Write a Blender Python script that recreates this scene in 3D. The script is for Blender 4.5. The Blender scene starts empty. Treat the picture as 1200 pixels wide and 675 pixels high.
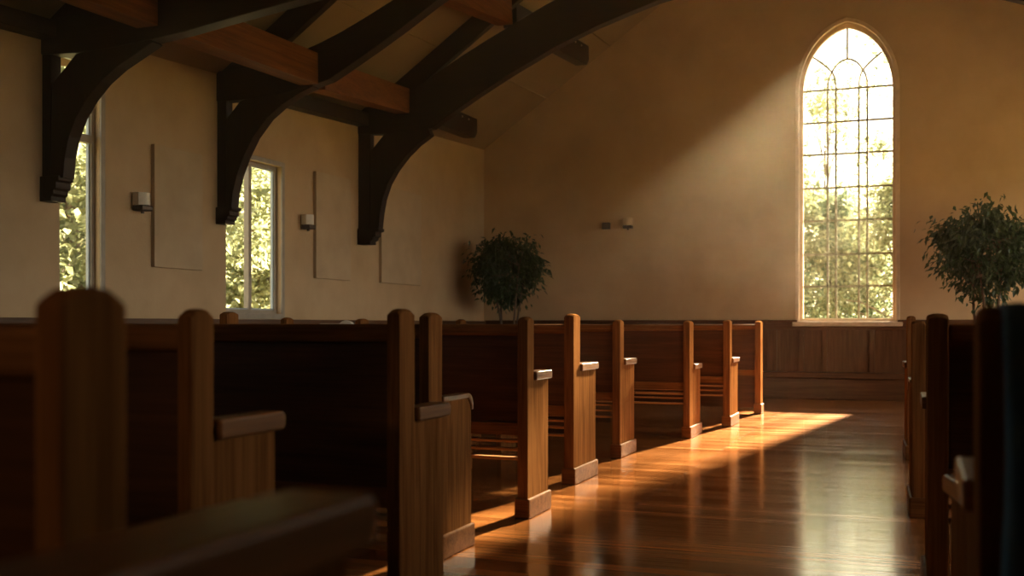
import bpy, bmesh, math, random
from mathutils import Vector, Matrix
from mathutils.geometry import tessellate_polygon

SC = bpy.context.scene
COL = SC.collection
random.seed(7)

# ------------------------------------------------------------------ camera numbers
F = 1250.0            # focal length in pixels of the 1200x675 frame
EYE = 0.93
YAW = math.atan(475.0 / F)
SN, CS = math.sin(YAW), math.cos(YAW)
HORIZON = 380.0

def at(px, py, Y):
    """world point seen at pixel (px,py) on the plane of constant Y"""
    t = (px - 600.0) / F
    z = Y / (CS + t * SN)
    return Vector((z * (-SN + t * CS), Y, EYE + (HORIZON - py) * z / F))

# ------------------------------------------------------------------ materials
def nodes_of(name):
    m = bpy.data.materials.new(name); m.use_nodes = True
    nt = m.node_tree; nt.nodes.clear()
    out = nt.nodes.new('ShaderNodeOutputMaterial')
    return m, nt, out

def principled(nt, out, rough=0.5, spec=0.5):
    b = nt.nodes.new('ShaderNodeBsdfPrincipled')
    b.inputs['Roughness'].default_value = rough
    b.inputs['Specular IOR Level'].default_value = spec
    nt.links.new(b.outputs[0], out.inputs['Surface'])
    return b

def plain(name, col, rough=0.5, metal=0.0, spec=0.5):
    m, nt, out = nodes_of(name)
    b = principled(nt, out, rough, spec)
    b.inputs['Metallic'].default_value = metal
    tc = nt.nodes.new('ShaderNodeTexCoord')
    n = nt.nodes.new('ShaderNodeTexNoise'); n.inputs['Scale'].default_value = 14; n.inputs['Detail'].default_value = 4
    nt.links.new(tc.outputs['Object'], n.inputs['Vector'])
    r = nt.nodes.new('ShaderNodeValToRGB')
    r.color_ramp.elements[0].position = .3; r.color_ramp.elements[1].position = .7
    r.color_ramp.elements[0].color = (*[c * .88 for c in col], 1)
    r.color_ramp.elements[1].color = (*[min(1, c * 1.08) for c in col], 1)
    nt.links.new(n.outputs['Fac'], r.inputs['Fac']); nt.links.new(r.outputs['Color'], b.inputs['Base Color'])
    return m

def wood(name, dark, light, axis, rough=0.32, scale=1.0, bump=0.08, spec=.2):
    """grain runs along axis (0 x, 1 y, 2 z)"""
    m, nt, out = nodes_of(name)
    b = principled(nt, out, rough, spec)
    tc = nt.nodes.new('ShaderNodeTexCoord')
    oi = nt.nodes.new('ShaderNodeObjectInfo')
    mulr = nt.nodes.new('ShaderNodeMath'); mulr.operation = 'MULTIPLY'; mulr.inputs[1].default_value = 37.0
    nt.links.new(oi.outputs['Random'], mulr.inputs[0])
    addv = nt.nodes.new('ShaderNodeVectorMath'); addv.operation = 'ADD'
    nt.links.new(tc.outputs['Object'], addv.inputs[0]); nt.links.new(mulr.outputs[0], addv.inputs[1])
    mp = nt.nodes.new('ShaderNodeMapping')
    s = [14 * scale] * 3; s[axis] = 0.9 * scale
    mp.inputs['Scale'].default_value = s
    nt.links.new(addv.outputs[0], mp.inputs['Vector'])
    n1 = nt.nodes.new('ShaderNodeTexNoise'); n1.inputs['Scale'].default_value = 1.6
    n1.inputs['Detail'].default_value = 7; n1.inputs['Roughness'].default_value = .62; n1.inputs['Distortion'].default_value = .8
    nt.links.new(mp.outputs[0], n1.inputs['Vector'])
    mp2 = nt.nodes.new('ShaderNodeMapping')
    s2 = [90 * scale] * 3; s2[axis] = 2.2 * scale
    mp2.inputs['Scale'].default_value = s2
    nt.links.new(addv.outputs[0], mp2.inputs['Vector'])
    n2 = nt.nodes.new('ShaderNodeTexNoise'); n2.inputs['Scale'].default_value = 1.5; n2.inputs['Detail'].default_value = 3
    nt.links.new(mp2.outputs[0], n2.inputs['Vector'])
    mix = nt.nodes.new('ShaderNodeMix'); mix.data_type = 'FLOAT'; mix.inputs[0].default_value = .35
    nt.links.new(n1.outputs['Fac'], mix.inputs[2]); nt.links.new(n2.outputs['Fac'], mix.inputs[3])
    r = nt.nodes.new('ShaderNodeValToRGB')
    r.color_ramp.elements[0].position = .32; r.color_ramp.elements[1].position = .68
    r.color_ramp.elements[0].color = (*dark, 1); r.color_ramp.elements[1].color = (*light, 1)
    nt.links.new(mix.outputs[0], r.inputs['Fac']); nt.links.new(r.outputs['Color'], b.inputs['Base Color'])
    bp = nt.nodes.new('ShaderNodeBump'); bp.inputs['Strength'].default_value = bump; bp.inputs['Distance'].default_value = .004
    nt.links.new(n2.outputs['Fac'], bp.inputs['Height']); nt.links.new(bp.outputs[0], b.inputs['Normal'])
    return m

def plaster(name, c1, c2, scale=1.4, rough=.85):
    m, nt, out = nodes_of(name)
    b = principled(nt, out, rough, .2)
    tc = nt.nodes.new('ShaderNodeTexCoord')
    n = nt.nodes.new('ShaderNodeTexNoise'); n.inputs['Scale'].default_value = scale
    n.inputs['Detail'].default_value = 9; n.inputs['Roughness'].default_value = .62
    nt.links.new(tc.outputs['Object'], n.inputs['Vector'])
    r = nt.nodes.new('ShaderNodeValToRGB')
    r.color_ramp.elements[0].position = .33; r.color_ramp.elements[1].position = .7
    r.color_ramp.elements[0].color = (*c1, 1); r.color_ramp.elements[1].color = (*c2, 1)
    nt.links.new(n.outputs['Fac'], r.inputs['Fac']); nt.links.new(r.outputs['Color'], b.inputs['Base Color'])
    n3 = nt.nodes.new('ShaderNodeTexNoise'); n3.inputs['Scale'].default_value = 45; n3.inputs['Detail'].default_value = 6
    nt.links.new(tc.outputs['Object'], n3.inputs['Vector'])
    bp = nt.nodes.new('ShaderNodeBump'); bp.inputs['Strength'].default_value = .18; bp.inputs['Distance'].default_value = .01
    nt.links.new(n3.outputs['Fac'], bp.inputs['Height']); nt.links.new(bp.outputs[0], b.inputs['Normal'])
    return m

def floor_wood():
    m, nt, out = nodes_of('polished_floorboards')
    b = principled(nt, out, .2, .75)
    tc = nt.nodes.new('ShaderNodeTexCoord')
    br = nt.nodes.new('ShaderNodeTexBrick')
    br.offset = .37; br.inputs['Scale'].default_value = 1.0
    br.inputs['Brick Width'].default_value = 1.35; br.inputs['Row Height'].default_value = .085
    br.inputs['Mortar Size'].default_value = .0012; br.inputs['Mortar Smooth'].default_value = .1
    br.inputs['Color1'].default_value = (0, 0, 0, 1); br.inputs['Color2'].default_value = (1, 1, 1, 1); br.inputs['Mortar'].default_value = (.5, .5, .5, 1)
    nt.links.new(tc.outputs['Object'], br.inputs['Vector'])
    mp = nt.nodes.new('ShaderNodeMapping'); mp.inputs['Scale'].default_value = (.8, 22, 1)
    nt.links.new(tc.outputs['Object'], mp.inputs['Vector'])
    n = nt.nodes.new('ShaderNodeTexNoise'); n.inputs['Scale'].default_value = 2.2; n.inputs['Detail'].default_value = 8
    n.inputs['Roughness'].default_value = .65; n.inputs['Distortion'].default_value = .5
    nt.links.new(mp.outputs[0], n.inputs['Vector'])
    add = nt.nodes.new('ShaderNodeMix'); add.data_type = 'FLOAT'; add.inputs[0].default_value = .42
    nt.links.new(n.outputs['Fac'], add.inputs[2]); nt.links.new(br.outputs['Color'], add.inputs[3])
    r = nt.nodes.new('ShaderNodeValToRGB')
    r.color_ramp.elements[0].position = .22; r.color_ramp.elements[1].position = .75
    r.color_ramp.elements[0].color = (.12, .038, .009, 1); r.color_ramp.elements[1].color = (.40, .15, .04, 1)
    nt.links.new(add.outputs[0], r.inputs['Fac'])
    dk = nt.nodes.new('ShaderNodeMix'); dk.data_type = 'RGBA'; dk.inputs[7].default_value = (.03, .012, .005, 1)
    nt.links.new(br.outputs['Fac'], dk.inputs[0]); nt.links.new(r.outputs['Color'], dk.inputs[6])
    nt.links.new(dk.outputs[2], b.inputs['Base Color'])
    # worn varnish: roughness and fine waviness vary
    n4 = nt.nodes.new('ShaderNodeTexNoise'); n4.inputs['Scale'].default_value = 3.0; n4.inputs['Detail'].default_value = 6
    nt.links.new(tc.outputs['Object'], n4.inputs['Vector'])
    mr = nt.nodes.new('ShaderNodeMapRange'); mr.inputs[3].default_value = .09; mr.inputs[4].default_value = .19
    rmx = nt.nodes.new('ShaderNodeMix'); rmx.data_type = 'FLOAT'; rmx.inputs[0].default_value = .5
    nt.links.new(n4.outputs['Fac'], rmx.inputs[2]); nt.links.new(br.outputs['Color'], rmx.inputs[3])
    nt.links.new(rmx.outputs[0], mr.inputs[0]); nt.links.new(mr.outputs[0], b.inputs['Roughness'])
    mp5 = nt.nodes.new('ShaderNodeMapping'); mp5.inputs['Scale'].default_value = (1.2, 24, 1)
    nt.links.new(tc.outputs['Object'], mp5.inputs['Vector'])
    n5 = nt.nodes.new('ShaderNodeTexNoise'); n5.inputs['Scale'].default_value = 1.5; n5.inputs['Detail'].default_value = 4
    nt.links.new(mp5.outputs[0], n5.inputs['Vector'])
    hm = nt.nodes.new('ShaderNodeMath'); hm.operation = 'SUBTRACT'
    nt.links.new(n5.outputs['Fac'], hm.inputs[0]); nt.links.new(br.outputs['Fac'], hm.inputs[1])
    bp = nt.nodes.new('ShaderNodeBump'); bp.inputs['Strength'].default_value = .36; bp.inputs['Distance'].default_value = .003
    nt.links.new(hm.outputs[0], bp.inputs['Height']); nt.links.new(bp.outputs[0], b.inputs['Normal'])
    return m

def leaf_mat(name, c1, c2, trans=.45, rough=.5):
    m, nt, out = nodes_of(name)
    tc = nt.nodes.new('ShaderNodeTexCoord')
    n = nt.nodes.new('ShaderNodeTexNoise'); n.inputs['Scale'].default_value = 6
    nt.links.new(tc.outputs['Object'], n.inputs['Vector'])
    r = nt.nodes.new('ShaderNodeValToRGB')
    r.color_ramp.elements[0].position = .35; r.color_ramp.elements[1].position = .65
    r.color_ramp.elements[0].color = (*c1, 1); r.color_ramp.elements[1].color = (*c2, 1)
    nt.links.new(n.outputs['Fac'], r.inputs['Fac'])
    d = nt.nodes.new('ShaderNodeBsdfPrincipled'); d.inputs['Roughness'].default_value = rough
    nt.links.new(r.outputs[0], d.inputs['Base Color'])
    t = nt.nodes.new('ShaderNodeBsdfTranslucent'); nt.links.new(r.outputs[0], t.inputs['Color'])
    mx = nt.nodes.new('ShaderNodeMixShader'); mx.inputs[0].default_value = trans
    nt.links.new(d.outputs[0], mx.inputs[1]); nt.links.new(t.outputs[0], mx.inputs[2])
    nt.links.new(mx.outputs[0], out.inputs['Surface'])
    return m

def glass_mat():
    m, nt, out = nodes_of('window_glass')
    t = nt.nodes.new('ShaderNodeBsdfTransparent'); t.inputs['Color'].default_value = (.96, .97, .95, 1)
    g = nt.nodes.new('ShaderNodeBsdfGlossy'); g.inputs['Roughness'].default_value = .03
    mx = nt.nodes.new('ShaderNodeMixShader'); mx.inputs[0].default_value = .05
    nt.links.new(t.outputs[0], mx.inputs[1]); nt.links.new(g.outputs[0], mx.inputs[2])
    nt.links.new(mx.outputs[0], out.inputs['Surface'])
    return m

PEW_D, PEW_L = (.08, .029, .009), (.25, .105, .034)
M = {}
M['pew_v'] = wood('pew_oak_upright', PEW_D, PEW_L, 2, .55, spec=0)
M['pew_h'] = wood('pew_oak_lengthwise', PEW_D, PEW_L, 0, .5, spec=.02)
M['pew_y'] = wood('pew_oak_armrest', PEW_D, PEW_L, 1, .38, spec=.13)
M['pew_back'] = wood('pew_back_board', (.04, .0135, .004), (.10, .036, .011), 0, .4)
M['slat'] = wood('lit_oak_slat', (.28, .12, .04), (.5, .24, .085), 0, .4, spec=.1)  # slats coloured paler to stand for light catching their edges
M['timber'] = wood('dark_roof_timber', (.012, .0046, .002), (.027, .0105, .0042), 0, .5)
M['timber_v'] = wood('dark_roof_timber_upright', (.012, .0046, .002), (.027, .0105, .0042), 2, .5)
M['purlin'] = wood('red_brown_purlin_timber', (.085, .029, .008), (.22, .08, .02), 1, .5, spec=.03)
M['wains'] = wood('wainscot_oak', (.06, .026, .012), (.13, .06, .027), 2, .42)
M['wains_h'] = wood('wainscot_oak_rail', (.06, .026, .012), (.13, .06, .027), 0, .4)
M['wains_y'] = wood('wainscot_oak_rail_side', (.06, .026, .012), (.13, .06, .027), 1, .4)
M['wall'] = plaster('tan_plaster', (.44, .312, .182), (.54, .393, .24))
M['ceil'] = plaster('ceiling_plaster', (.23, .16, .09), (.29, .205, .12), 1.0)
M['panelcloth'] = plaster('wall_panel_fabric', (.43, .325, .21), (.5, .385, .25), 3.0)
M['floor'] = floor_wood()
M['glass'] = glass_mat()
M['frame'] = plain('cream_painted_window_frame', (.62, .48, .33), .45)
M['frame_grey'] = plain('taupe_window_frame', (.30, .25, .19), .45)
M['alu'] = plain('blue_grey_sash', (.36, .42, .46), .35)
M['lead'] = plain('grey_lead_came', (.3, .28, .19), .5)
M['white'] = plain('white_lamp_shade', (.72, .68, .6), .5)
M['shade_tan'] = plain('tan_lamp_shade', (.46, .34, .21), .7)
M['bronze'] = plain('dark_bronze', (.05, .035, .025), .4, .6)
M['stem'] = plain('plant_bark', (.12, .08, .05), .8)
M['pot'] = plain('terracotta_pot', (.28, .13, .07), .7)
M['soil'] = plain('potting_soil', (.04, .028, .02), .95)
M['ficus'] = leaf_mat('ficus_leaf', (.022, .045, .014), (.05, .085, .025), .2, .4)
M['tree_a'] = leaf_mat('yellow_green_tree_leaf', (.14, .165, .085), (.28, .295, .165), .5)
M['tree_b'] = leaf_mat('green_tree_leaf', (.085, .12, .07), (.17, .21, .12), .5)
M['trunk'] = plain('tree_bark', (.13, .1, .07), .9)
M['grass'] = plain('mown_grass', (.13, .115, .05), .95)
M['cloth'] = plain('dark_teal_cloth', (.055, .105, .14), .85)
M['paper'] = plain('white_paper', (.75, .7, .6), .7)
M['brass'] = plain('steel_bolt', (.45, .4, .32), .3, .9)

# ------------------------------------------------------------------ mesh builder
class MB:
    def __init__(s): s.bm = bmesh.new()
    def poly3(s, pts): return s.bm.faces.new([s.bm.verts.new(p) for p in pts])
    def box(s, x0, x1, y0, y1, z0, z1):
        if x0 > x1: x0, x1 = x1, x0
        if y0 > y1: y0, y1 = y1, y0
        v = [s.bm.verts.new(p) for p in ((x0, y0, z0), (x1, y0, z0), (x1, y1, z0), (x0, y1, z0), (x0, y0, z1), (x1, y0, z1), (x1, y1, z1), (x0, y1, z1))]
        for f in ((3, 2, 1, 0), (4, 5, 6, 7), (0, 1, 5, 4), (1, 2, 6, 5), (2, 3, 7, 6), (3, 0, 4, 7)):
            s.bm.faces.new([v[i] for i in f])
        return s
    def prism(s, pts, fn, d0, d1):
        """pts: 2-D outline; fn(a,b,d)->3-D"""
        a = [s.bm.verts.new(fn(p[0], p[1], d0)) for p in pts]
        b = [s.bm.verts.new(fn(p[0], p[1], d1)) for p in pts]
        s.bm.faces.new(a); s.bm.faces.new(b[::-1])
        n = len(pts)
        for i in range(n):
            s.bm.faces.new((a[i], b[i], b[(i + 1) % n], a[(i + 1) % n]))
        return s
    def sheet(s, outer, holes, fn, d0, d1):
        """flat wall with openings, thickness d0..d1"""
        loops = [outer] + list(holes)
        tri = tessellate_polygon([[Vector((p[0], p[1], 0)) for p in l] for l in loops])
        flat = [p for l in loops for p in l]
        a = [s.bm.verts.new(fn(p[0], p[1], d0)) for p in flat]
        b = [s.bm.verts.new(fn(p[0], p[1], d1)) for p in flat]
        for t in tri:
            try:
                s.bm.faces.new([a[i] for i in t]); s.bm.faces.new([b[i] for i in t[::-1]])
            except ValueError: pass
        k = 0
        for l in loops:
            n = len(l)
            for i in range(n):
                j = (i + 1) % n
                s.bm.faces.new((a[k + i], b[k + i], b[k + j], a[k + j]))
            k += n
        return s
    def beam(s, p, q, w, h, up=Vector((0, 0, 1))):
        p, q = Vector(p), Vector(q)
        d = (q - p).normalized(); x = d.cross(up).normalized(); z = x.cross(d).normalized()
        c = []
        for o in (p, q):
            c.append([s.bm.verts.new(o + x * (sx * w / 2) + z * (sz * h / 2)) for sx, sz in ((-1, -1), (1, -1), (1, 1), (-1, 1))])
        s.bm.faces.new(c[0][::-1]); s.bm.faces.new(c[1])
        for i in range(4):
            j = (i + 1) % 4
            s.bm.faces.new((c[0][i], c[0][j], c[1][j], c[1][i]))
        return s
    def tube(s, pts, rad, n=8):
        pts = [Vector(p) for p in pts]
        if not hasattr(rad, '__len__'): rad = [rad] * len(pts)
        rings = []
        ref = Vector((.31, .17, .93)).normalized()
        for i, p in enumerate(pts):
            d = (pts[min(i + 1, len(pts) - 1)] - pts[max(i - 1, 0)]).normalized()
            r = ref if abs(d.dot(ref)) < .95 else Vector((1, 0, 0))
            x = d.cross(r).normalized(); y = d.cross(x)
            rings.append([s.bm.verts.new(p + (x * math.cos(k * 2 * math.pi / n) + y * math.sin(k * 2 * math.pi / n)) * rad[i]) for k in range(n)])
        for a, b in zip(rings, rings[1:]):
            for k in range(n):
                s.bm.faces.new((a[k], a[(k + 1) % n], b[(k + 1) % n], b[k]))
        s.bm.faces.new(rings[0][::-1]); s.bm.faces.new(rings[-1])
        return s
    def lathe(s, prof, cx, cy, z, n=24):
        rings = []
        for r, h in prof:
            rings.append([s.bm.verts.new((cx + r * math.cos(k * 2 * math.pi / n), cy + r * math.sin(k * 2 * math.pi / n), z + h)) for k in range(n)])
        for a, b in zip(rings, rings[1:]):
            for k in range(n):
                s.bm.faces.new((a[k], a[(k + 1) % n], b[(k + 1) % n], b[k]))
        s.bm.faces.new(rings[0][::-1]); s.bm.faces.new(rings[-1])
        return s
    def leaf(s, p, d, n, l, w):
        """one folded leaf"""
        d = d.normalized(); x = d.cross(n)
        if x.length < 1e-4: x = d.orthogonal()
        x.normalize(); n = x.cross(d)
        v = [s.bm.verts.new(q) for q in (p, p + d * l * .45 + x * w / 2 + n * w * .15, p + d * l - n * l * .12, p + d * l * .45 - x * w / 2 + n * w * .15)]
        s.bm.faces.new((v[0], v[1], v[2])); s.bm.faces.new((v[0], v[2], v[3]))
    def build(s, name, mat, parent=None, bevel=0, seg=2, smooth=False):
        bmesh.ops.recalc_face_normals(s.bm, faces=s.bm.faces[:])
        me = bpy.data.meshes.new(name)
        s.bm.to_mesh(me); s.bm.free()
        me.materials.append(mat)
        if smooth:
            for p in me.polygons: p.use_smooth = True
        o = bpy.data.objects.new(name, me); COL.objects.link(o)
        if bevel:
            b = o.modifiers.new('bevel', 'BEVEL'); b.width = bevel; b.segments = seg; b.limit_method = 'ANGLE'; b.angle_limit = math.radians(35)
        if parent: o.parent = parent
        return o

def leafmesh(bm_owner, name, mat, parent):
    me = bpy.data.meshes.new(name); bm_owner.bm.to_mesh(me); bm_owner.bm.free(); me.materials.append(mat)
    o = bpy.data.objects.new(name, me); COL.objects.link(o); o.parent = parent
    return o

def thing(name, label, cat, loc=(0, 0, 0), rz=0, group=None):
    o = bpy.data.objects.new(name, None); COL.objects.link(o)
    o.empty_display_size = .1
    o.location = loc; o.rotation_euler = (0, 0, rz)
    o['label'] = label; o['category'] = cat
    if group: o['group'] = group
    return o

def tag(o, label, cat, group=None, kind=None):
    o['label'] = label; o['category'] = cat
    if group: o['group'] = group
    if kind: o['kind'] = kind
    return o

def struct(o, label=None, cat=None):
    o['kind'] = 'structure'
    if label: o['label'] = label
    if cat: o['category'] = cat
    return o

# ------------------------------------------------------------------ room
XL, XR = -5.68, 3.12
XC = (XL + XR) / 2
YF, YB = 13.84, -2.6
T = .26
def eave(y): return 3.0 + .045 * (y - 5.5)
SLOPE = .70
def ceil_h(x, y): return eave(y) + SLOPE * (x - XL if x < XC else XR - x)

fl = MB().box(XL - T, XR + T, YB - T, YF + T, -.12, 0).build('floor', M['floor'])
struct(fl, 'polished brown plank floor running up the aisle', 'floor')

# pointed window opening in the far wall
WX0, WX1 = -1.40, -.235           # opening
WB, WS, WT = .955, 3.84, 4.69     # base, spring, apex
def arch_loop(x0, x1, zb, zs, zt, n=14):
    """pointed arch outline, anticlockwise from lower left"""
    xc, hw = (x0 + x1) / 2, (x1 - x0) / 2
    rise = zt - zs
    R = (hw * hw + rise * rise) / (2 * hw)      # each side arc centred on the spring line
    pts = [(x0, zb), (x1, zb)]
    if R >= hw:
        cxr = x1 - R
        a1 = math.asin(min(1, rise / R))
        side = []
        for i in range(n + 1):
            a = a1 * i / n
            px = cxr + R * math.cos(a)
            q = max(-1, min(1, (px - xc) / hw))
            side.append((px, zs + .5 * R * math.sin(a) + .5 * rise * math.sqrt(max(0, 1 - q * q))))
    pts += side
    pts += [(2 * xc - p[0], p[1]) for p in reversed(side[:-1])]
    return pts
def far(a, b, d): return (a, d, b)
hole_far = arch_loop(WX0, WX1, WB, WS, WT)
outer_far = [(XL - T, -.1), (XR + T, -.1), (XR + T, ceil_h(XR, YF) - .1), (XC, ceil_h(XC, YF) + .1), (XL - T, ceil_h(XL, YF) - .1)]
outer_far[2] = (XR + T, ceil_h(XR, YF) + .05); outer_far[4] = (XL - T, ceil_h(XL, YF) + .05)
struct(MB().sheet(outer_far, [hole_far], far, YF, YF + T).build('wall_far', M['wall']), 'tan plaster gable wall around the tall arched window', 'wall')
struct(MB().sheet(outer_far, [], far, YB - T, YB).build('wall_back', M['wall']))

# side walls with window openings
def lw(a, b, d): return (d, a, b)
W1 = (5.925, 6.32, 1.03, 2.9)
W2 = (7.87, 8.735, 1.03, 2.43)
def rect(y0, y1, z0, z1): return [(y0, z0), (y1, z0), (y1, z1), (y0, z1)]
LWX = [(.3, 1.7, 1.03, 2.5), (3.0, 4.4, 1.03, 2.6)]       # unseen windows added past the left edge to light the near pews
left_holes = [rect(*W1), rect(*W2)] + [rect(*w) for w in LWX]
side_outer = [(YB - T, -.1), (YF + T, -.1), (YF + T, eave(YF + T) + .02), (YB - T, eave(YB - T) + .02)]
struct(MB().sheet(side_outer, left_holes, lw, XL - .11, XL).build('wall_left', M['wall']), 'tan plaster side wall under the timber roof', 'wall')
RW = [(y, y + 1.7, .95, 2.6) for y in (3.5, 5.5, 7.5, 9.7, 11.8)]  # unseen windows, added and sized to bring fill light in from the right
struct(MB().sheet(side_outer, [rect(*w) for w in RW], lw, XR, XR + T).build('wall_right', M['wall']))

# ceiling: two slopes
def slope_slab(sgn):
    mb = MB()
    xe = XL - T if sgn < 0 else XR + T
    y0, y1 = YB - T, YF + T
    P = []
    for dz in (0, .2):
        for y in (y0, y1):
            he = eave(y) - SLOPE * T
            hr = eave(y) + SLOPE * (XC - XL)
            P.append(Vector((xe, y, he + dz))); P.append(Vector((XC, y, hr + dz)))
    v = [mb.bm.verts.new(p) for p in P]
    for f in ((0, 1, 3, 2), (4, 5, 7, 6), (0, 1, 5, 4), (2, 3, 7, 6), (0, 2, 6, 4), (1, 3, 7, 5)):
        mb.bm.faces.new([v[i] for i in f])
    return mb
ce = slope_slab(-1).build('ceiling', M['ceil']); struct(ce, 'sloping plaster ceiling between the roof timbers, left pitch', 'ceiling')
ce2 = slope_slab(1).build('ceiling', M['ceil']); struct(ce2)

# thin cover battens between ceiling boards
for k, xx in enumerate((-4.75, -3.85)):
    m = MB(); m.beam((xx, YB, ceil_h(xx, YB) - .004), (xx, YF, ceil_h(xx, YF) - .004), .012, .012)
    struct(m.build('trim_%d' % (k + 1), M['ceil']))

# wainscot of the far wall
def wainscot_far():
    mb = MB().box(XL, XR, YF - .03, YF, 0, .955); b = mb.build('wainscot', M['wains'])
    struct(b, 'dark oak wainscot panelling below the arched window', 'wainscot')
    m = MB().box(XL + .03, WX0 - .01, YF - .065, YF, .945, .985).box(WX1 + .01, XR, YF - .065, YF, .945, .985)
    m.build('cap_rail', M['wains_h'], b, .006)
    m = MB().box(XL + .03, XR, YF - .05, YF - .03, .86, .945)
    m.build('top_rail', M['wains_h'], b, .004)
    for x in (-4.9, -4.2, -3.5, -2.85, -2.2, -1.72, -1.36, -1.08, -.52, .1, .7, 1.35, 2.0, 2.65):
        w = .06 if x in (-1.72,) else .03
        MB().box(x - w, x + w, YF - .052, YF - .03, .335, .86).build('stile', M['wains'], b, .003)
    MB().box(XL + .03, XR, YF - .11, YF - .03, .255, .335).build('ledge', M['wains_h'], b, .012)
    MB().box(XL + .03, XR, YF - .075, YF - .03, 0, .255).build('base_board', M['wains_h'], b, .004)
wainscot_far()
def wainscot_left():
    b = MB().box(XL, XL + .03, YB, YF - .03, 0, .94).build('wainscot', M['wains'])
    struct(b, 'dark oak wainscot along the side wall behind the pews', 'wainscot')
    MB().box(XL, XL + .065, YB, YF - .08, .93, .975).build('cap_rail', M['wains_y'], b, .006)
    MB().box(XL + .03, XL + .05, YB, YF - .05, 0, .16).build('base_board', M['wains_y'], b, .004)
wainscot_left()
b = MB().box(XR - .03, XR, YB, YF - .03, 0, .955).build('wainscot', M['wains']); struct(b)

# ------------------------------------------------------------------ arched window
def ring(x0, x1, zb, zs, zt, t, y0, y1, n=14):
    o = arch_loop(x0, x1, zb, zs, zt, n)
    i = arch_loop(x0 + t, x1 - t, zb + t, zs, zt - t * 1.15, n)
    mb = MB()
    L = len(o)
    vo0 = [mb.bm.verts.new(far(p[0], p[1], y0)) for p in o]; vi0 = [mb.bm.verts.new(far(p[0], p[1], y0)) for p in i]
    vo1 = [mb.bm.verts.new(far(p[0], p[1], y1)) for p in o]; vi1 = [mb.bm.verts.new(far(p[0], p[1], y1)) for p in i]
    for k in range(L):
        j = (k + 1) % L
        mb.bm.faces.new((vo0[k], vo0[j], vi0[j], vi0[k])); mb.bm.faces.new((vo1[k], vo1[j], vi1[j], vi1[k]))
        mb.bm.faces.new((vo0[k], vo0[j], vo1[j], vo1[k])); mb.bm.faces.new((vi0[k], vi0[j], vi1[j], vi1[k]))
    return mb
win = thing('window_1', 'tall pointed arch window with leaded grid in the gable wall', 'window', ((WX0 + WX1) / 2, YF, WB))
win['kind'] = 'structure'
def wchild(o):
    o.parent = win; o.matrix_parent_inverse = Matrix.Translation(-win.location); return o
wchild(ring(WX0 - .035, WX1 + .035, WB - .03, WS, WT + .04, .045, YF - .03, YF + .01).build('casing', M['frame'], None, .006))
wchild(ring(WX0, WX1, WB, WS, WT, .05, YF + .085, YF + .15).build('window_frame', M['frame'], None, .006))
GX0, GX1, GB, GT = WX0 + .05, WX1 - .05, WB + .05, WT - .0575
wchild(MB().prism(arch_loop(GX0 - .01, GX1 + .01, GB - .01, WS, GT + .01), far, YF + .118, YF + .122).build('pane', M['glass']))
wchild(MB().box(WX0 - .07, WX1 + .07, YF - .07, YF + .09, WB - .05, WB + .004).build('window_sill', M['frame'], None, .008))
YG = YF + .112
GW = GX1 - GX0
def u(f): return GX0 + f * GW
def arch_top(x):
    xc, hw = (GX0 + GX1) / 2, GW / 2
    rise = GT - WS; R = (hw * hw + rise * rise) / (2 * hw)
    dx = abs(x - xc); cx = hw - R
    return WS + math.sqrt(max(0, R * R - (dx - cx) ** 2))
LR = .0125
for f in (.278, .372, .628, .722):
    wchild(MB().beam((u(f), YG, GB), (u(f), YG, 3.875), LR * 2, .016, Vector((0, 1, 0))).build('mullion', M['lead']))
for h in (3.875, 3.468, 3.066, 2.643, 2.231, 1.808, 1.406):
    wchild(MB().beam((GX0, YG, h), (GX1, YG, h), .016, LR * 2).build('glazing_bar', M['lead']))
def curve(fp):
    pts = [Vector((u(a), YG, z)) for a, z in fp]
    # smooth by Catmull-Rom
    out = []
    for i in range(len(pts) - 1):
        p0, p1, p2, p3 = pts[max(i - 1, 0)], pts[i], pts[i + 1], pts[min(i + 2, len(pts) - 1)]
        for k in range(6):
            t = k / 6
            out.append(.5 * ((2 * p1) + (-p0 + p2) * t + (2 * p0 - 5 * p1 + 4 * p2 - p3) * t * t + (-p0 + 3 * p1 - 3 * p2 + p3) * t ** 3))
    out.append(pts[-1])
    return out
inner = [(.278, 3.875), (.285, 3.98), (.325, 4.095), (.40, 4.20), (.5, 4.245), (.60, 4.20), (.675, 4.095), (.715, 3.98), (.722, 3.875)]
wchild(MB().tube(curve(inner), LR, 6).build('tracery', M['lead']))
for s in (1, -1):
    p = [(.372, 3.875), (.362, 3.99), (.325, 4.095), (.22, 4.21), (.115, 4.30)]
    if s < 0: p = [(1 - a, z) for a, z in p]
    wchild(MB().tube(curve(p), LR, 6).build('tracery', M['lead']))
wchild(MB().tube([(u(.5), YG, 4.245), (u(.5), YG, GT)], LR, 6).build('tracery', M['lead']))

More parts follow.
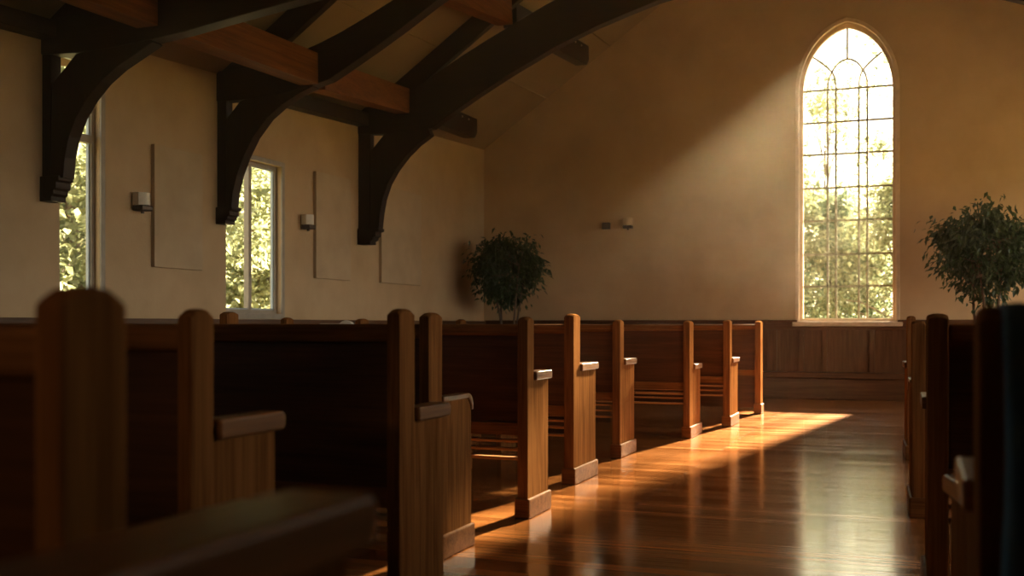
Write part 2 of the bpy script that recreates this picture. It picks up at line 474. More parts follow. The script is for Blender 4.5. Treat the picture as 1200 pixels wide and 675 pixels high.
# ------------------------------------------------------------------ side windows
def side_window(name, w, label, mull=None, trans=None, wallx=XL, sgn=-1):
    y0, y1, z0, z1 = w
    t = thing(name, label, 'window', (wallx, y0, z0)); t['kind'] = 'structure'
    inv = Matrix.Translation(-t.location)
    def c(o): o.parent = t; o.matrix_parent_inverse = inv; return o
    xo = wallx + sgn * .045; xi = wallx + sgn * .10      # frame depth
    f = .034
    m = MB()
    m.box(xo, xi, y0, y0 + f, z0, z1).box(xo, xi, y1 - f, y1, z0, z1).box(xo, xi, y0 + f, y1 - f, z0, z0 + f).box(xo, xi, y0 + f, y1 - f, z1 - f, z1)
    c(m.build('window_frame', M['frame_grey'], None, .004))
    g = .013
    m = MB()
    xs, xt = wallx + sgn * .06, wallx + sgn * .085
    m.box(xs, xt, y0 + f, y0 + f + g, z0 + f, z1 - f).box(xs, xt, y1 - f - g, y1 - f, z0 + f, z1 - f)
    m.box(xs, xt, y0 + f + g, y1 - f - g, z0 + f, z0 + f + g).box(xs, xt, y0 + f + g, y1 - f - g, z1 - f - g, z1 - f)
    c(m.build('sash', M['alu'], None, .003))
    c(MB().box(wallx + sgn * .07, wallx + sgn * .074, y0 + f, y1 - f, z0 + f, z1 - f).build('pane', M['glass']))
    if mull: c(MB().box(xo, xi, mull - .022, mull + .022, z0 + f, z1 - f).build('mullion', M['frame_grey'], None, .003))
    if trans: c(MB().box(xo, xi, y0 + f, y1 - f, trans - .03, trans + .03).build('transom', M['frame_grey'], None, .003))
    # casing on the room face
    a, k = wallx, wallx - sgn * .016
    m = MB().box(a, k, y1, y1 + .045, z0 - .05, z1 + .045).box(a, k, y0 - .001, y1, z1, z1 + .045).box(a, k, y0 - .001, y1, z0 - .05, z0)
    c(m.build('casing', M['frame_grey'], None, .003))
side_window('window_2', W1, 'narrow tall side window behind the nearest roof truss', None, 2.30)
side_window('window_3', W2, 'two-light side window beside the middle roof truss', 8.30, None)
for i, w in enumerate(RW):
    side_window('window_%d' % (4 + i), w, 'two-light window added for fill light in the wall out of view on the right', w[0] + .85, None, XR, 1)

for i, w in enumerate(LWX):
    side_window('window_%d' % (4 + len(RW) + i), w, 'two-light side window added for fill light beyond the left edge of the frame', (w[0] + w[1]) / 2, None)
# ------------------------------------------------------------------ roof trusses
def truss(Y, post, brace, gap, lower, upper, corbel_px, label):
    """outlines measured at the near face; built as solid timbers in the plane Y"""
    root = thing('roof_truss', label, 'roof truss', (XC, Y + .06, 0), 0, 'arched timber trusses carrying the roof')
    inv = Matrix.Translation(-root.location)
    def c(o): o.parent = root; o.matrix_parent_inverse = inv; return o
    def w(p): q = at(p[0], p[1], Y); return (q.x, q.z)
    def mir(p): return (2 * XC - p[0], p[1])
    fn = lambda a, b, d: (a, d, b)
    D = .12
    lo = [w(p) for p in lower]; up = [w(p) for p in upper]
    # smooth crown between the last measured points and the centre line
    lo = [(max(p[0], XL), p[1]) for p in lo]; up = [(max(p[0], XL), p[1]) for p in up]
    for side in (0, 1):
        f = (lambda p: p) if side == 0 else mir
        c(MB().prism([f(p) for p in lo + up[::-1]], fn, Y, Y + D).build('arch_beam', M['timber'], None, .006))
        pw = [w(p) for p in post]
        x1 = pw[1][0]; z0 = pw[1][1]; zt = up[0][1]
        xa, xb = (XL, x1) if side == 0 else (XR - (x1 - XL), XR)
        c(MB().box(xa, xb, Y + .012, Y + D - .012, z0, min(zt, eave(Y))).build('wall_post', M['timber_v'], None, .005))
        br = [w(p) for p in brace + gap]
        c(MB().prism([f(p) for p in br], fn, Y + .006, Y + D - .006).build('brace', M['timber_v'], None, .005))
        # stepped corbel foot
        q0, q1 = w(corbel_px[0]), w(corbel_px[1])
        xw = q1[0] - XL; H = q0[1] - q1[1]
        step = [(0, 0), (xw * 1.08, 0), (xw * 1.08, -.18 * H), (xw * .93, -.24 * H), (xw * .93, -.5 * H), (xw * .8, -.56 * H), (xw * .78, -.72 * H), (xw * .66, -.8 * H), (xw * .66, -H), (0, -H)]
        pts = [(XL + a, q0[1] + b2) for a, b2 in step]
        c(MB().prism([f(p) for p in pts], fn, Y - .01, Y + D + .01).build('corbel', M['timber_v'], None, .004))
        # principal rafter under the ceiling
        xe, xr = XL + .02, XC
        dep = .26
        raf = [(xe, ceil_h(xe, Y) - .005), (xr, ceil_h(xr, Y) - .005), (xr, ceil_h(xr, Y) - dep), (xe, ceil_h(xe, Y) - dep)]
        c(MB().prism([f(p) for p in raf], fn, Y + .02, Y + D - .02).build('rafter', M['timber'], None, .006))
        hx = -3.0 if side == 0 else 2 * XC + 3.0
    c(MB().box(XC - .09, XC + .09, Y + .03, Y + D - .03, up[-1][1] - .05, ceil_h(XC, Y) - .1).build('king_post', M['timber_v'], None, .005))
    return root

truss(10.23, [(421, 125), (433, 268)],
      [(443, 270), (445, 250), (448, 233), (454, 215), (463, 199), (475, 183), (489, 169), (504, 157.5)],
      [(500, 148), (450, 157), (434, 177), (433, 270)],
      [(418, 157), (450, 157), (480, 154), (506, 150), (520, 139), (560, 111), (600, 85), (650, 55), (700, 30), (740, 13), (770, 1), (810, -11), (860, -21), (905.5, -24)],
      [(418, 128), (445, 122), (465, 116), (485, 105), (510, 87), (540, 66), (570, 47), (600, 29), (640, 5), (670, -11), (710, -30), (760, -49), (830, -64), (905.5, -70)],
      [(421, 268), (442, 286)], 'furthest arched timber truss, standing beyond the square wall panels')
truss(7.73, [(253, 82), (264, 243)],
      [(270.5, 244), (272, 226), (277, 205), (285, 183), (296, 160), (312, 138), (330, 122), (350, 109), (366, 101)],
      [(362, 92), (281, 118), (265, 139), (264, 244)],
      [(250, 119), (290, 116), (330, 110), (366, 100), (385, 93), (400, 83), (440, 55), (470, 33), (510, 2), (545, -22), (590, -48), (650, -75), (740, -103), (855, -116)],
      [(250, 84), (290, 79), (325, 72), (350, 61), (375, 50), (400, 37), (430, 19), (460, 0), (500, -27), (550, -58), (610, -88), (680, -115), (760, -140), (855, -153)],
      [(253, 243), (271, 262)], 'middle arched timber truss, its foot beside the two-light window')
truss(5.75, [(47, 30), (58, 207)],
      [(73, 208), (75, 184), (80, 160), (89, 136), (101, 115), (117, 95), (136, 78), (158, 63), (178, 49)],
      [(170, 40), (88, 63), (60, 98), (58, 208)],
      [(44, 64), (90, 62), (130, 56), (178, 46), (215, 37), (260, 24), (300, 13), (350, -1), (420, -22), (500, -44), (600, -66), (700, -80), (784, -85)],
      [(44, 24), (90, 18), (130, 10), (178, -3), (215, -13), (260, -25), (300, -36), (350, -49), (420, -68), (500, -88), (600, -108), (700, -121), (784, -126)],
      [(47, 207), (68, 235)], 'nearest arched timber truss at the upper left, crossing the narrow window')

# purlins running from truss to truss
def purlin(p, q, w, h, label, end=False, matk='purlin', grp='purlins under the roof slope'):
    p, q = Vector(p), Vector(q)
    L = (q - p).length
    r = thing('purlin', label, 'roof beam', p, 0, grp)
    d = (q - p).normalized()
    x = d.cross(Vector((0, 0, 1))).normalized(); z = x.cross(d)
    prof = [(0, -h / 2), (L - (.1 if end else 0), -h / 2), (L, -h / 2 + (.07 if end else 0.001)), (L, h / 2), (0, h / 2)]
    fn = lambda a, b, dd: d * a + z * b + x * dd
    o = MB().prism(prof, fn, -w / 2, w / 2).build('beam', M[matk], r, .006)
    if end:
        for k in (0.55, 0.8):
            bp = d * (L - 1.15 + k) + z * (h * .3) - x * (-w / 2)
            MB().tube([bp, bp + x * .012], .012, 8).build('bolt', M['brass'], r)
    return r
H = .26
purlin((-4.79, 3.2, 2.99), (-4.77, 5.75, 3.03), .17, H, 'stub of roof beam entering the nearest truss at the upper left edge')
purlin((-4.77, 5.93, 3.03), (-4.75, 7.73, 3.06), .17, H, 'reddish roof beam spanning from the nearest truss to the middle truss')
purlin((-4.80, 7.91, 3.06), (-5.14, 10.23, 3.31), .17, H, 'reddish roof beam spanning from the middle truss to the furthest truss')
purlin((-5.17, 10.41, 3.33), (-5.34, 12.6, 3.43), .15, .25, 'lower dark beam stub with chamfered end beyond the furthest truss', True, 'timber', 'beam stubs beyond the furthest truss')
purlin((-3.97, 7.91, 3.86), (-3.97, 10.23, 4.14), .17, H, 'higher roof beam meeting the furthest truss at the top of the photo')
purlin((-3.98, 10.41, 4.16), (-4.0, 13.1, 4.36), .15, .25, 'upper dark beam stub with chamfered end against the gable wall', True, 'timber', 'beam stubs beyond the furthest truss')
purlin((-3.0, 10.41, 4.85), (-3.05, 13.1, 5.05), .15, .22, 'highest beam stub, barely showing at the top edge', True, 'timber', 'beam stubs beyond the furthest truss')
# timber wall plate
m = MB().beam((XL + .07, 7.91, eave(7.8) - .07), (XL + .07, 10.23, eave(10.3) - .07), .14, .14)
tag(m.build('wall_plate', M['timber'], None, .005), 'dark timber wall plate between the middle and furthest trusses', 'roof beam')
m = MB().beam((XL + .07, 3.0, eave(3.0) - .05), (XL + .07, 5.75, eave(5.75) - .05), .14, .12)
tag(m.build('wall_plate', M['timber'], None, .005), 'dark timber wall plate running out of frame at the top left corner', 'roof beam')

# ------------------------------------------------------------------ pews
def pew_end(root, x, s, th, D, pd, ph, ah, style, plinth=True):
    """one end of a pew: x = outer face (local), s = direction towards the pew's middle (+1/-1)"""
    ep = []
    # tall post with a domed cap
    mb = MB()
    nx, ny = 4, 5
    xo = x; xi = x + s * th
    grid = []
    for i in range(nx + 1):
        row = []
        for j in range(ny + 1):
            a, c = i / nx * 2 - 1, j / ny * 2 - 1
            row.append(mb.bm.verts.new((xo + (xi - xo) * i / nx, pd * j / ny, ph - .003 * a * a - .009 * c * c - (.004 if abs(a) == 1 else 0) - (.004 if abs(c) == 1 else 0))))
        grid.append(row)
    for i in range(nx):
        for j in range(ny):
            mb.bm.faces.new((grid[i][j], grid[i + 1][j], grid[i + 1][j + 1], grid[i][j + 1]))
    edge = [grid[i][0] for i in range(nx + 1)] + [grid[nx][j] for j in range(1, ny + 1)] + [grid[i][ny] for i in range(nx - 1, -1, -1)] + [grid[0][j] for j in range(ny - 1, 0, -1)]
    bot = [mb.bm.verts.new((v.co.x, v.co.y, 0)) for v in edge]
    n = len(edge)
    for k in range(n):
        mb.bm.faces.new((edge[k], edge[(k + 1) % n], bot[(k + 1) % n], bot[k]))
    mb.bm.faces.new(bot)
    mb.build('post', M['pew_v'], root, .004)
    if style == 'post': 
        if plinth:
            e = .01
            MB().box(x - s * e, x + s * (th + e), -e, pd + e, 0, .1).build('plinth', M['pew_h'], root, .006)
        return
    fn = lambda a, b, d: (d, a, b)
    if style == 'cap':
        prof = [(pd - .002, 0), (D, 0), (D, ah - .03), (pd - .002, ah - .03)]
        MB().prism(prof, fn, xo + s * .002, xi - s * .002).build('end_panel', M['pew_v'], root, .004)
        o = .014
        capp = [(pd + .004, ah - .042), (D + .012, ah - .042), (D + .02, ah - .034), (D + .02, ah - .012), (D + .012, ah), (pd + .004, ah)]
        MB().prism(capp, fn, xo - s * o, xi + s * o).build('armrest', M['pew_y'], root, .006, 3)
    else:                                    # rounded shoulder, no cap
        r = .045
        prof = [(pd - .002, 0), (D, 0), (D, ah - r)] + [(D - r + r * math.cos(a * math.pi / 12), ah - r + r * math.sin(a * math.pi / 12)) for a in range(1, 7)] + [(pd - .002, ah - .004)]
        MB().prism(prof, fn, xo + s * .001, xi - s * .001).build('end_panel', M['pew_v'], root, .005)
        edge2 = [(D - .012, ah * .9)] + [(D + .008, ah * .9), (D + .008, ah - r)] + [(D - r + (r + .008) * math.cos(a * math.pi / 12), ah - r + (r + .008) * math.sin(a * math.pi / 12)) for a in range(1, 7)] + [(pd, ah + .008), (pd, ah - .012), (D - r, ah - .012), (D - .012, ah - r)]
        MB().prism(edge2, fn, xo - s * .006, xi + s * .006).build('armrest', M['pew_y'], root, .004)
    if plinth:
        e = .012
        MB().box(x - s * e, x + s * (th + e), -e, D + e, 0, .095).build('plinth', M['pew_h'], root, .007, 2)

def pew(X, Y, L, side, th, D, pd, ph, ah, label, style='cap', rz=0, seat=True, rail=.93):
    """side -1: the pew runs to -x from its aisle face; +1: to +x.  Faces +y."""
    r = thing('church_pew', label, 'pew', (X, Y, 0), rz, 'oak pews left of the aisle' if side < 0 else 'oak pews right of the aisle')
    s = side
    pew_end(r, 0, s, th, D, pd, ph, ah, style)
    pew_end(r, s * L, -s, th, D, pd, ph + .022, ah, 'cap' if style != 'post' else 'post')
    a, b = s * (th - .003), s * (L - th + .003)
    y0 = min(.02, pd * .2)
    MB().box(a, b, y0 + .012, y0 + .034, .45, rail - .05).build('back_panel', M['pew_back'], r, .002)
    MB().box(a, b, y0 - .004, y0 + .05, rail - .055, rail).build('top_rail', M['pew_h'], r, .014, 3)
    MB().box(a, b, y0, y0 + .045, .395, .455).build('lower_rail', M['pew_h'], r, .004)
    if seat:
        MB().box(a, b, y0 + .045, D + .03, .425, .455).build('seat', M['pew_h'], r, .01, 3)
        MB().box(a, b, D - .02, D + .005, .395, .425).build('seat_apron', M['pew_h'], r, .004)
        for k in range(1, 3):
            xm = a + (b - a) * k / 3
            MB().box(xm - .02, xm + .02, y0 + .05, D - .03, 0, .425).build('support', M['pew_v'], r, .003)
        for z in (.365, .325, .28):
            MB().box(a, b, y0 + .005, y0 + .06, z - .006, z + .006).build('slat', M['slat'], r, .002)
    else:
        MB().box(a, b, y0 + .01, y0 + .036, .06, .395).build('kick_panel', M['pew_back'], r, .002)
    return r

pew(-.405, .27, 3.6, -1, .05, .45, .09, .97, .80, 'nearest left pew, only its blurred armrest showing at the bottom left')
pew(-.755, .79, 3.4, -1, .034, .34, .09, .968, .71, 'left pew with the large blurred dark post at the far left')
pew(-1.345, 1.75, 2.9, -1, .034, .30, .075, .962, .735, 'left pew with a shadowed post just right of the big blurred post')
pew(-1.385, 2.74, 2.9, -1, .042, .31, .10, .976, .685, 'left pew with broad brown post and moulded armrest near the centre', rz=0)
pew(-1.755, 3.72, 2.55, -1, .043, .42, .125, .976, .635, 'left pew whose rounded dark low end stands behind the broad brown post', 'round')
pew(-1.74, 4.79, 2.56, -1, .053, .31, .09, .967, .70, 'left pew with short lit end beside the dark rounded pew end')
pew(-1.86, 5.90, 2.45, -1, .060, .46, .13, .992, .697, 'left pew with the widest sunlit end panel of the row')
pew(-1.93, 7.19, 2.75, -1, .056, .41, .107, .962, .685, 'left pew next beyond the widest sunlit end panel')
pew(-1.73, 8.62, 3.08, -1, .054, .46, .16, .960, .60, 'left pew standing alone in the hazy beam, low armrest')
pew(-1.59, 9.75, 3.31, -1, .062, .46, .12, .970, .62, 'left pew second from the front, hazy with armrest')
pew(-1.52, 11.26, 3.45, -1, .06, .30, .16, .966, .62, 'front screen of the left pews, a plain post with no armrest', 'post', seat=False)
rot = math.radians
pew(-.065, 7.84, 3.0, 1, .055, .42, .11, .988, .665, 'furthest right pew, thin lit edge beside the aisle', rz=rot(3.2))
pew(-.025, 5.49, 3.0, 1, .062, .42, .12, .948, .65, 'right pew with rounded shoulder in front of the furthest right pew', 'round', rz=rot(2.2))
pew(.03, 3.75, 2.95, 1, .066, .38, .11, .966, .685, 'right pew with dark post and small pale armrest tip', rz=rot(1.0))
pew(.135, 2.36, 2.85, 1, .05, .40, .09, .93, .57, 'low-armed right pew half hidden behind the nearest right post', rz=rot(9))
pew(.068, 1.40, 2.95, 1, .034, .36, .10, .953, .728, 'nearest right pew with blurred post carrying the dark cloth')

# dark cloth hung over the nearest right pew back
def drape():
    mb = MB()
    nx, nz = 60, 30
    x0, x1 = .094, .70
    prof = []
    yb = 1.40
    for k in range(nz + 1):                    # back drop, over the rail, short front drop
        prof.append((yb - .012, .22 + (.935 - .22) * k / nz))
    prof += [(yb - .004, .945), (yb + .02, .949), (yb + .05, .949), (yb + .082, .944), (yb + .088, .92), (yb + .088, .8), (yb + .09, .68)]
    rows = []
    for i in range(nx + 1):
        f = i / nx; x = x0 + (x1 - x0) * f
        w = math.sin(f * 47) * .5 + math.sin(f * 29 + 1.3) * .5
        row = []
        for k, (y, z) in enumerate(prof):
            fall = max(0, min(1, (.93 - z) / .25)) 
            sg = -1 if k <= nz else (1 if k > nz + 3 else 0)
            row.append(mb.bm.verts.new((x + .006 * math.sin(z * 9 + f * 20) * fall, y + sg * (.012 + .016 * (w + 1)) * fall, z + (0.012 * math.sin(f * 33) if k == 0 else 0) + (.004 * math.sin(f * 51) if nz < k < nz + 5 else 0))))
        rows.append(row)
    for a, b in zip(rows, rows[1:]):
        for k in range(len(a) - 1):
            mb.bm.faces.new((a[k], b[k], b[k + 1], a[k + 1]))
    o = mb.build('draped_cloth', M['cloth'], None, 0, smooth=True)
    so = o.modifiers.new('thick', 'SOLIDIFY'); so.thickness = .004; so.offset = 1
    tag(o, 'dark teal cloth draped in folds over the nearest right pew', 'cloth')
drape()

# folded paper on a pew rail
mb = MB()
pts = [(0, 0), (.12, 0), (.10, .018), (.06, .03), (.03, .02)]
mb.prism([(a, b) for a, b in pts], lambda a, b, d: (a, d, b), 0, .045)
mb.box(-.16, .0, 0, .045, 0, .005)
o = mb.build('folded_paper', M['paper'], None, .002)
o.location = (-4.17, 7.203, .9305)
tag(o, 'small white folded paper lying on a pew rail below the wall panels', 'paper')

# ------------------------------------------------------------------ wall fittings
def panel(y0, y1, z0, z1, label):
    r = MB().box(XL, XL + .035, y0, y1, z0, z1).build('wall_panel', M['panelcloth'], None, .003)
    tag(r, label, 'wall panel', 'acoustic panels on the side wall')
panel(6.89, 7.50, 1.385, 2.36, 'tall tan wall panel between the two side windows')
panel(9.32, 10.02, 1.395, 2.47, 'tall tan wall panel right of the two-light window')
panel(10.72, 11.75, 1.40, 2.50, 'faint tan wall panel behind the furthest truss foot')

def sconce(loc, normal, label, sc=1.0, shade='white'):
    rz = 0 if normal == 'y' else math.radians(90)
    r = thing('wall_sconce', label, 'wall lamp', loc, rz, 'wall lamps')
    r.scale = (sc, sc, sc)
    # local: wall plane y=0, room towards -y
    MB().box(-.035, .035, -.018, .0, -.055, .06).build('back_plate', M['bronze'], r, .004)
    MB().box(-.06, .06, -.11, -.012, -.055, -.015).build('bracket', M['bronze'], r, .006)
    MB().tube([(0, -.06, -.075), (0, -.06, -.055)], .014, 10).build('finial', M['bronze'], r)
    m = MB(); pts = []
    n = 10
    prof = [(-.062, -.016), (-.066, -.06)] + [(-.066 + .132 * k / n, -.075 - .04 * math.sin(math.pi * k / n)) for k in range(n + 1)] + [(.066, -.06), (.062, -.016)]
    m.prism(prof, lambda a, b, d: (a, b, d), -.013, .085)
    m.build('lamp_shade', M[shade], r, .003)
    return r
sconce((XL, 6.72, 1.865), 'x', 'white shaded wall lamp beside the narrow window')
sconce((XL, 9.13, 1.925), 'x', 'white shaded wall lamp right of the two-light window')
s = sconce((-3.59, YF, 2.255), 'y', 'tan shaded wall lamp on the gable wall left of the arched window', 1.0, 'shade_tan')
p = at(711, 265, YF)
bx = MB().box(-.055, .055, -.05, 0, -.045, .045).build('wall_box', M['bronze'], None, .008)
bx.location = (p.x, YF, p.z)
MB().box(-.035, .035, -.056, -.05, -.028, .028).build('grille', M['bronze'], bx, .002)
tag(bx, 'small dark box fixed to the gable wall', 'wall box')

# ------------------------------------------------------------------ plants and trees
def ficus(loc, h, rx, crown_c, crown_rz, label, n, seed):
    n = int(n * 1.6)
    rnd = random.Random(seed)
    r = thing('potted_ficus', label, 'plant', loc, 0)
    MB().lathe([(.14, 0), (.17, .02), (.2, .3), (.215, .36), (.215, .4), (.19, .4), (.185, .36)], 0, 0, 0).build('pot', M['pot'], r, 0, smooth=True)
    MB().lathe([(.184, .35), (.15, .37), (.01, .375)], 0, 0, 0).build('soil', M['soil'], r)
    br = MB(); lf = MB()
    tips = []
    for k in range(4):
        a = k * 1.6 + rnd.random(); b0 = Vector((.05 * math.cos(a), .05 * math.sin(a), .36))
        top = Vector((.16 * math.cos(a) * 1.5, .16 * math.sin(a), crown_c - .05 + .15 * rnd.random()))
        mid = b0.lerp(top, .5) + Vector((rnd.uniform(-.05, .05), rnd.uniform(-.05, .05), 0))
        br.tube([b0, mid, top], [.017, .014, .010], 7)
        tips.append(top)
    cl = []
    for k in range(46):
        a = rnd.uniform(0, 2 * math.pi); v = rnd.uniform(-1, 1); rr = rnd.uniform(.35, 1) ** .6
        q = math.sqrt(1 - v * v)
        c = Vector((rx * rr * q * math.cos(a), rx * .8 * rr * q * math.sin(a), crown_c + crown_rz * rr * v))
        st = rnd.choice(tips)
        st2 = Vector((st.x, st.y, min(st.z, c.z - .02)))
        br.tube([st2, st2.lerp(c, .55) + Vector((0, 0, .05)), c], [.008, .005, .003], 5)
        cl.append((st2, c))
    for k in range(n):
        s0, c = rnd.choice(cl)
        d0 = (c - s0)
        p0 = c - d0 * rnd.random() ** 2 * .5 + Vector((rnd.gauss(0, .085), rnd.gauss(0, .085), rnd.gauss(0, .07)))
        d = Vector((p0.x * .8 + rnd.gauss(0, .35), p0.y * .8 + rnd.gauss(0, .35), -.45 + rnd.gauss(0, .35)))
        nn = Vector((rnd.gauss(0, .5), rnd.gauss(0, .5), 1))
        l = rnd.uniform(.06, .1)
        lf.leaf(p0, d, nn, l, l * .45)
    br.build('stem', M['stem'], r, 0, smooth=True)
    leafmesh(lf, 'foliage', M['ficus'], r)
    return r
ficus((-4.98, 12.95, 0), 2.0, .50, 1.66, .42, 'dim potted fig tree in the left corner of the gable wall', 2300, 3)
ficus((.72, 12.55, 0), 2.2, .74, 1.70, .50, 'bushy potted fig tree right of the arched window', 3400, 5)

# outdoor ground
g = MB().box(-60, 60, -30, 90, -.5, -.2).build('ground', M['grass']); struct(g, 'sunlit grass outside the windows', 'ground')

def tree_mesh(seed, R, hz, n, base=.2, ls=.13):
    thin = .45 if base > 3 else 1
    rnd = random.Random(seed)
    tr = MB(); lf = MB()
    tr.tube([(0, 0, -.3), (.05, .03, hz * .35), (0, .05, hz * .75)], [.14 * thin, .1 * thin, .04 * thin], 8)
    cl = []
    for k in range(42):
        a = rnd.uniform(0, 2 * math.pi); f = rnd.random()
        z = base + (hz - base) * f
        rr = R * (math.sin(math.pi * (0.12 + .83 * f)) ** .7) * math.sqrt(rnd.random())
        c = Vector((rr * math.cos(a), rr * math.sin(a), z)); cl.append((c, rnd.uniform(.28, .55) * R * .6))
        if k % 3 == 0:
            tr.tube([(0, .04, z * .7), c * .6 + Vector((0, 0, z * .35)), c], [.035 * thin, .02 * thin, .008 * thin], 5)
    for k in range(n):
        c, cr = rnd.choice(cl)
        v = Vector((rnd.gauss(0, 1), rnd.gauss(0, 1), rnd.gauss(0, .8))); v *= cr * .62
        d = Vector((rnd.gauss(0, 1), rnd.gauss(0, 1), -.3 + rnd.gauss(0, .6)))
        l = ls * rnd.uniform(.7, 1.3)
        lf.leaf(c + v, d, Vector((rnd.gauss(0, .7), rnd.gauss(0, .7), 1)), l, l * .62)
    return tr, lf
protos = []
for i, (sd, R, hz, n, mk) in enumerate(((11, 1.7, 4.3, 9000, 'tree_a'), (12, 1.5, 3.9, 9000, 'tree_b'), (13, 1.6, 4.8, 9500, 'tree_a'))):
    tr, lf = tree_mesh(sd, R, hz, n)
    mt = bpy.data.meshes.new('trunk'); bmesh.ops.recalc_face_normals(tr.bm, faces=tr.bm.faces[:]); tr.bm.to_mesh(mt); tr.bm.free(); mt.materials.append(M['trunk'])
    ml = bpy.data.meshes.new('foliage'); lf.bm.to_mesh(ml); lf.bm.free(); ml.materials.append(M[mk])
    protos.append((mt, ml))
tr, lf = tree_mesh(21, 2.0, 9.9, 2600, 6.5, .17)
mt = bpy.data.meshes.new('trunk'); bmesh.ops.recalc_face_normals(tr.bm, faces=tr.bm.faces[:]); tr.bm.to_mesh(mt); tr.bm.free(); mt.materials.append(M['trunk'])
ml = bpy.data.meshes.new('foliage'); lf.bm.to_mesh(ml); lf.bm.free(); ml.materials.append(M['tree_b'])
protos.append((mt, ml))
tr, lf = tree_mesh(31, 2.0, 8.0, 3200, 3.4, .15)
mt = bpy.data.meshes.new('trunk'); bmesh.ops.recalc_face_normals(tr.bm, faces=tr.bm.faces[:]); tr.bm.to_mesh(mt); tr.bm.free(); mt.materials.append(M['trunk'])
ml = bpy.data.meshes.new('foliage'); lf.bm.to_mesh(ml); lf.bm.free(); ml.materials.append(M['tree_a'])
protos.append((mt, ml))
def tree(k, loc, rz, sc, label, group):
    r = thing('garden_tree', label, 'tree', loc, rz, group); r.scale = (sc, sc, sc)
    for nm, me in zip(('trunk', 'foliage'), protos[k]):
        o = bpy.data.objects.new(nm, me); COL.objects.link(o); o.parent = r
GA = 'trees outside the arched window'
tree(0, (-3.0, 24.0, -.2), .3, 1.0, 'yellow-green tree seen through the lower left of the arched window', GA)
tree(1, (-1.75, 25.5, -.2), 1.2, 1.05, 'greener tree seen through the middle of the arched window', GA)
tree(0, (-.3, 23.6, -.2), 2.2, .92, 'bright yellow-green tree seen through the lower right of the arched window', GA)
tree(2, (1.4, 26.2, -.2), 2.9, .95, 'tree seen at the right edge of the arched window', GA)
tree(2, (-4.2, 28, -.2), 4.0, 1.0, 'tree seen at the left edge of the arched window', GA)
tree(3, (.45, 22.0, -.2), 1.0, 1.0, 'sparse tall tree whose thin upper branches show in the window arch', GA)
tree(4, (-2.3, 30.0, -.2), 2.0, 1.0, 'thin-leaved tree rising behind the others in the arched window', GA)
GB_ = 'trees outside the side windows'
tree(0, (-11.2, 11.2, -.2), .6, 1.15, 'yellow-green tree seen through the narrow window, nearest', GB_)
tree(2, (-13.0, 13.9, -.2), 1.6, 1.1, 'yellow-green tree between the views of the narrow and two-light windows', GB_)
tree(0, (-11.6, 15.6, -.2), 3.2, 1.15, 'yellow-green tree seen through the left light of the two-light window', GB_)
tree(2, (-12.2, 17.8, -.2), 4.4, 1.05, 'yellow-green tree seen through the right light of the two-light window', GB_)
tree(1, (-15.5, 20.5, -.2), 5.0, 1.5, 'larger green tree behind the others outside the side windows', GB_)
tree(1, (-15.5, 15.5, -.2), 2.0, 1.5, 'larger green tree furthest from the narrow window', GB_)

# ------------------------------------------------------------------ hazy air in the nave
m, nt, out = nodes_of('dusty_air')
vs = nt.nodes.new('ShaderNodeVolumeScatter')
vs.inputs['Color'].default_value = (1, .88, .70, 1)
tch = nt.nodes.new('ShaderNodeTexCoord'); sph = nt.nodes.new('ShaderNodeSeparateXYZ'); nt.links.new(tch.outputs['Object'], sph.inputs[0])
mh = nt.nodes.new('ShaderNodeMapRange'); mh.inputs[1].default_value = 1.0; mh.inputs[2].default_value = 2.6; mh.inputs[3].default_value = .0002; mh.inputs[4].default_value = .0064
nt.links.new(sph.outputs['Z'], mh.inputs[0])
nh = nt.nodes.new('ShaderNodeTexNoise'); nh.inputs['Scale'].default_value = .9; nh.inputs['Detail'].default_value = 3
nt.links.new(tch.outputs['Object'], nh.inputs['Vector'])
nr = nt.nodes.new('ShaderNodeMapRange'); nr.inputs[1].default_value = .3; nr.inputs[2].default_value = .7; nr.inputs[3].default_value = .45; nr.inputs[4].default_value = 1.6
nt.links.new(nh.outputs['Fac'], nr.inputs[0])
dm = nt.nodes.new('ShaderNodeMath'); dm.operation = 'MULTIPLY'
nt.links.new(mh.outputs[0], dm.inputs[0]); nt.links.new(nr.outputs[0], dm.inputs[1]); nt.links.new(dm.outputs[0], vs.inputs['Density'])
vs.inputs['Anisotropy'].default_value = .55
nt.links.new(vs.outputs[0], out.inputs['Volume'])
hzp = [(XL + .01, .005), (XR - .01, .005), (XR - .01, eave(YB) - .03), (XC, ceil_h(XC, YB) - .03), (XL + .01, eave(YB) - .03)]
hz = MB().prism(hzp, far, YB + .01, YF - .005).build('haze', m)
for v in hz.data.vertices:
    if v.co.y > 0 and v.co.z > 1: v.co.z += .045 * (YF - YB)
tag(hz, 'faint dusty haze filling the nave, lit by the sunbeam', 'haze', None, 'stuff')

# ------------------------------------------------------------------ light
SUN = Vector((-.152, -1, -.42)).normalized()
sd = bpy.data.lights.new('sun', 'SUN'); sd.energy = 150; sd.angle = math.radians(2.7); sd.color = (1, .80, .53)
so = bpy.data.objects.new('sun', sd); COL.objects.link(so)
so.rotation_euler = SUN.to_track_quat('-Z', 'Y').to_euler(); so.location = (3, 30, 14)
w = bpy.data.worlds.new('sky'); SC.world = w; w.use_nodes = True
nt = w.node_tree; nt.nodes.clear()
sky = nt.nodes.new('ShaderNodeTexSky'); sky.sky_type = 'NISHITA'; sky.sun_disc = False
sky.sun_elevation = math.radians(24); sky.sun_rotation = math.radians(9); sky.dust_density = 3.0; sky.air_density = 1.0
mixw = nt.nodes.new('ShaderNodeMix'); mixw.data_type = 'RGBA'; mixw.inputs[0].default_value = .8
mixw.inputs[7].default_value = (4.2, 4.0, 3.6, 1)      # thin bright overcast veil
nt.links.new(sky.outputs[0], mixw.inputs[6])
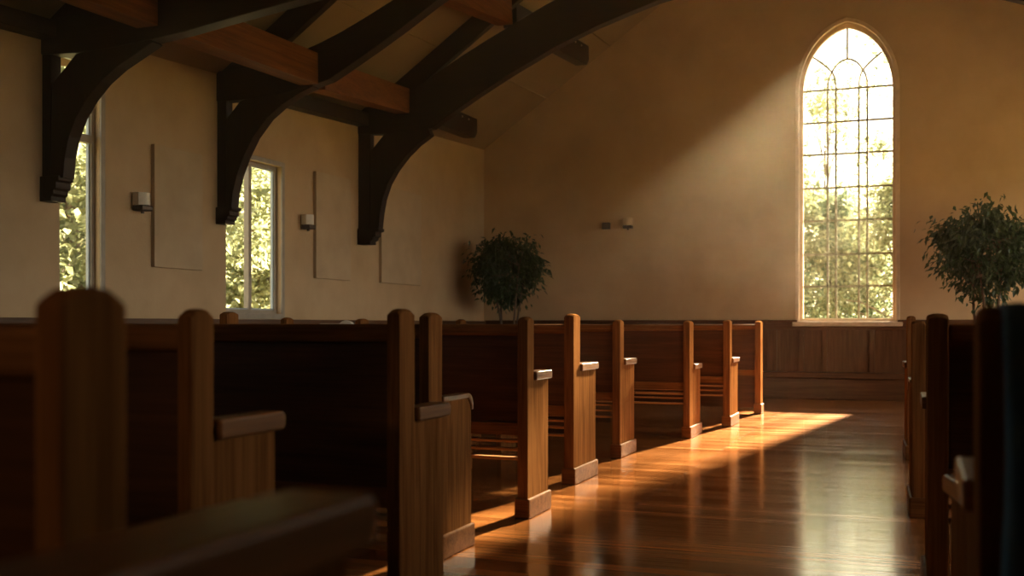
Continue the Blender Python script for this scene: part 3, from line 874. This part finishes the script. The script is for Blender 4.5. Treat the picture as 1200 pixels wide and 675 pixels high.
# sky brightened on the right-hand side, added fill through the unseen windows
tcw = nt.nodes.new('ShaderNodeTexCoord'); sx = nt.nodes.new('ShaderNodeSeparateXYZ'); nt.links.new(tcw.outputs['Generated'], sx.inputs[0])
rw = nt.nodes.new('ShaderNodeMapRange'); rw.inputs[1].default_value = .25; rw.inputs[2].default_value = .8; rw.inputs[3].default_value = 1.0; rw.inputs[4].default_value = 3.3
nt.links.new(sx.outputs['X'], rw.inputs[0])
vm = nt.nodes.new('ShaderNodeVectorMath'); vm.operation = 'SCALE'
vm.inputs[0].default_value = (4.4, 4.0, 3.4); nt.links.new(rw.outputs[0], vm.inputs['Scale'])
nt.links.new(vm.outputs[0], mixw.inputs[7])
bg = nt.nodes.new('ShaderNodeBackground'); bg.inputs['Strength'].default_value = .5
nt.links.new(mixw.outputs[2], bg.inputs['Color'])
wo = nt.nodes.new('ShaderNodeOutputWorld'); nt.links.new(bg.outputs[0], wo.inputs['Surface'])

pl = bpy.data.lights.new('rear_fill_spot', 'SPOT'); pl.energy = 45; pl.spot_size = math.radians(22); pl.spot_blend = .5; pl.color = (1, .66, .34); pl.shadow_soft_size = .12  # warm spot added behind the camera to light near pew backs, no fixture
po = bpy.data.objects.new('rear_fill_spot', pl); COL.objects.link(po); po.location = (-1.5, -2.2, 2.2)
po.rotation_euler = (Vector((-1.0, 1.2, .8)) - po.location).to_track_quat('-Z', 'Y').to_euler()

def portal(name, loc, rot, sx, sy):
    l = bpy.data.lights.new(name, 'AREA'); l.shape = 'RECTANGLE'; l.size = sx; l.size_y = sy
    l.cycles.is_portal = True
    o = bpy.data.objects.new(name, l); COL.objects.link(o); o.location = loc; o.rotation_euler = rot
portal('sky_portal', ((WX0 + WX1) / 2, YF + .2, 2.82), (math.radians(-90), 0, 0), 1.2, 3.8)
for wv in [W1, W2] + LWX:
    portal('sky_portal', (XL - .2, (wv[0] + wv[1]) / 2, (wv[2] + wv[3]) / 2), (0, math.radians(-90), 0), wv[3] - wv[2], wv[1] - wv[0])
for wv in RW:
    portal('sky_portal', (XR + .2, (wv[0] + wv[1]) / 2, (wv[2] + wv[3]) / 2), (0, math.radians(90), 0), wv[3] - wv[2], wv[1] - wv[0])

# ------------------------------------------------------------------ camera
cd = bpy.data.cameras.new('camera'); cam = bpy.data.objects.new('camera', cd); COL.objects.link(cam)
cam.location = (0, 0, EYE)
cam.rotation_euler = (math.radians(90), 0, YAW)
cd.sensor_width = 36.0; cd.sensor_fit = 'HORIZONTAL'
cd.lens = 36.0 * F / 1200.0
cd.shift_y = (HORIZON - 337.5) / 1200.0
cd.clip_start = .02
cd.dof.use_dof = True; cd.dof.focus_distance = 6.2; cd.dof.aperture_fstop = 3.4
SC.camera = cam

SC.view_settings.view_transform = 'Standard'
SC.view_settings.look = 'None'
SC.view_settings.exposure = 0.3
SC.view_settings.gamma = 1.0
SC.view_settings.use_curve_mapping = False
cy = SC.cycles
cy.use_denoising = True
try: cy.denoiser = 'OPENIMAGEDENOISE'
except Exception: pass
cy.max_bounces = 12; cy.diffuse_bounces = 6; cy.glossy_bounces = 4; cy.transparent_max_bounces = 16; cy.transmission_bounces = 4
cy.volume_bounces = 1
cy.sample_clamp_indirect = 8.0
cy.caustics_reflective = False; cy.caustics_refractive = False
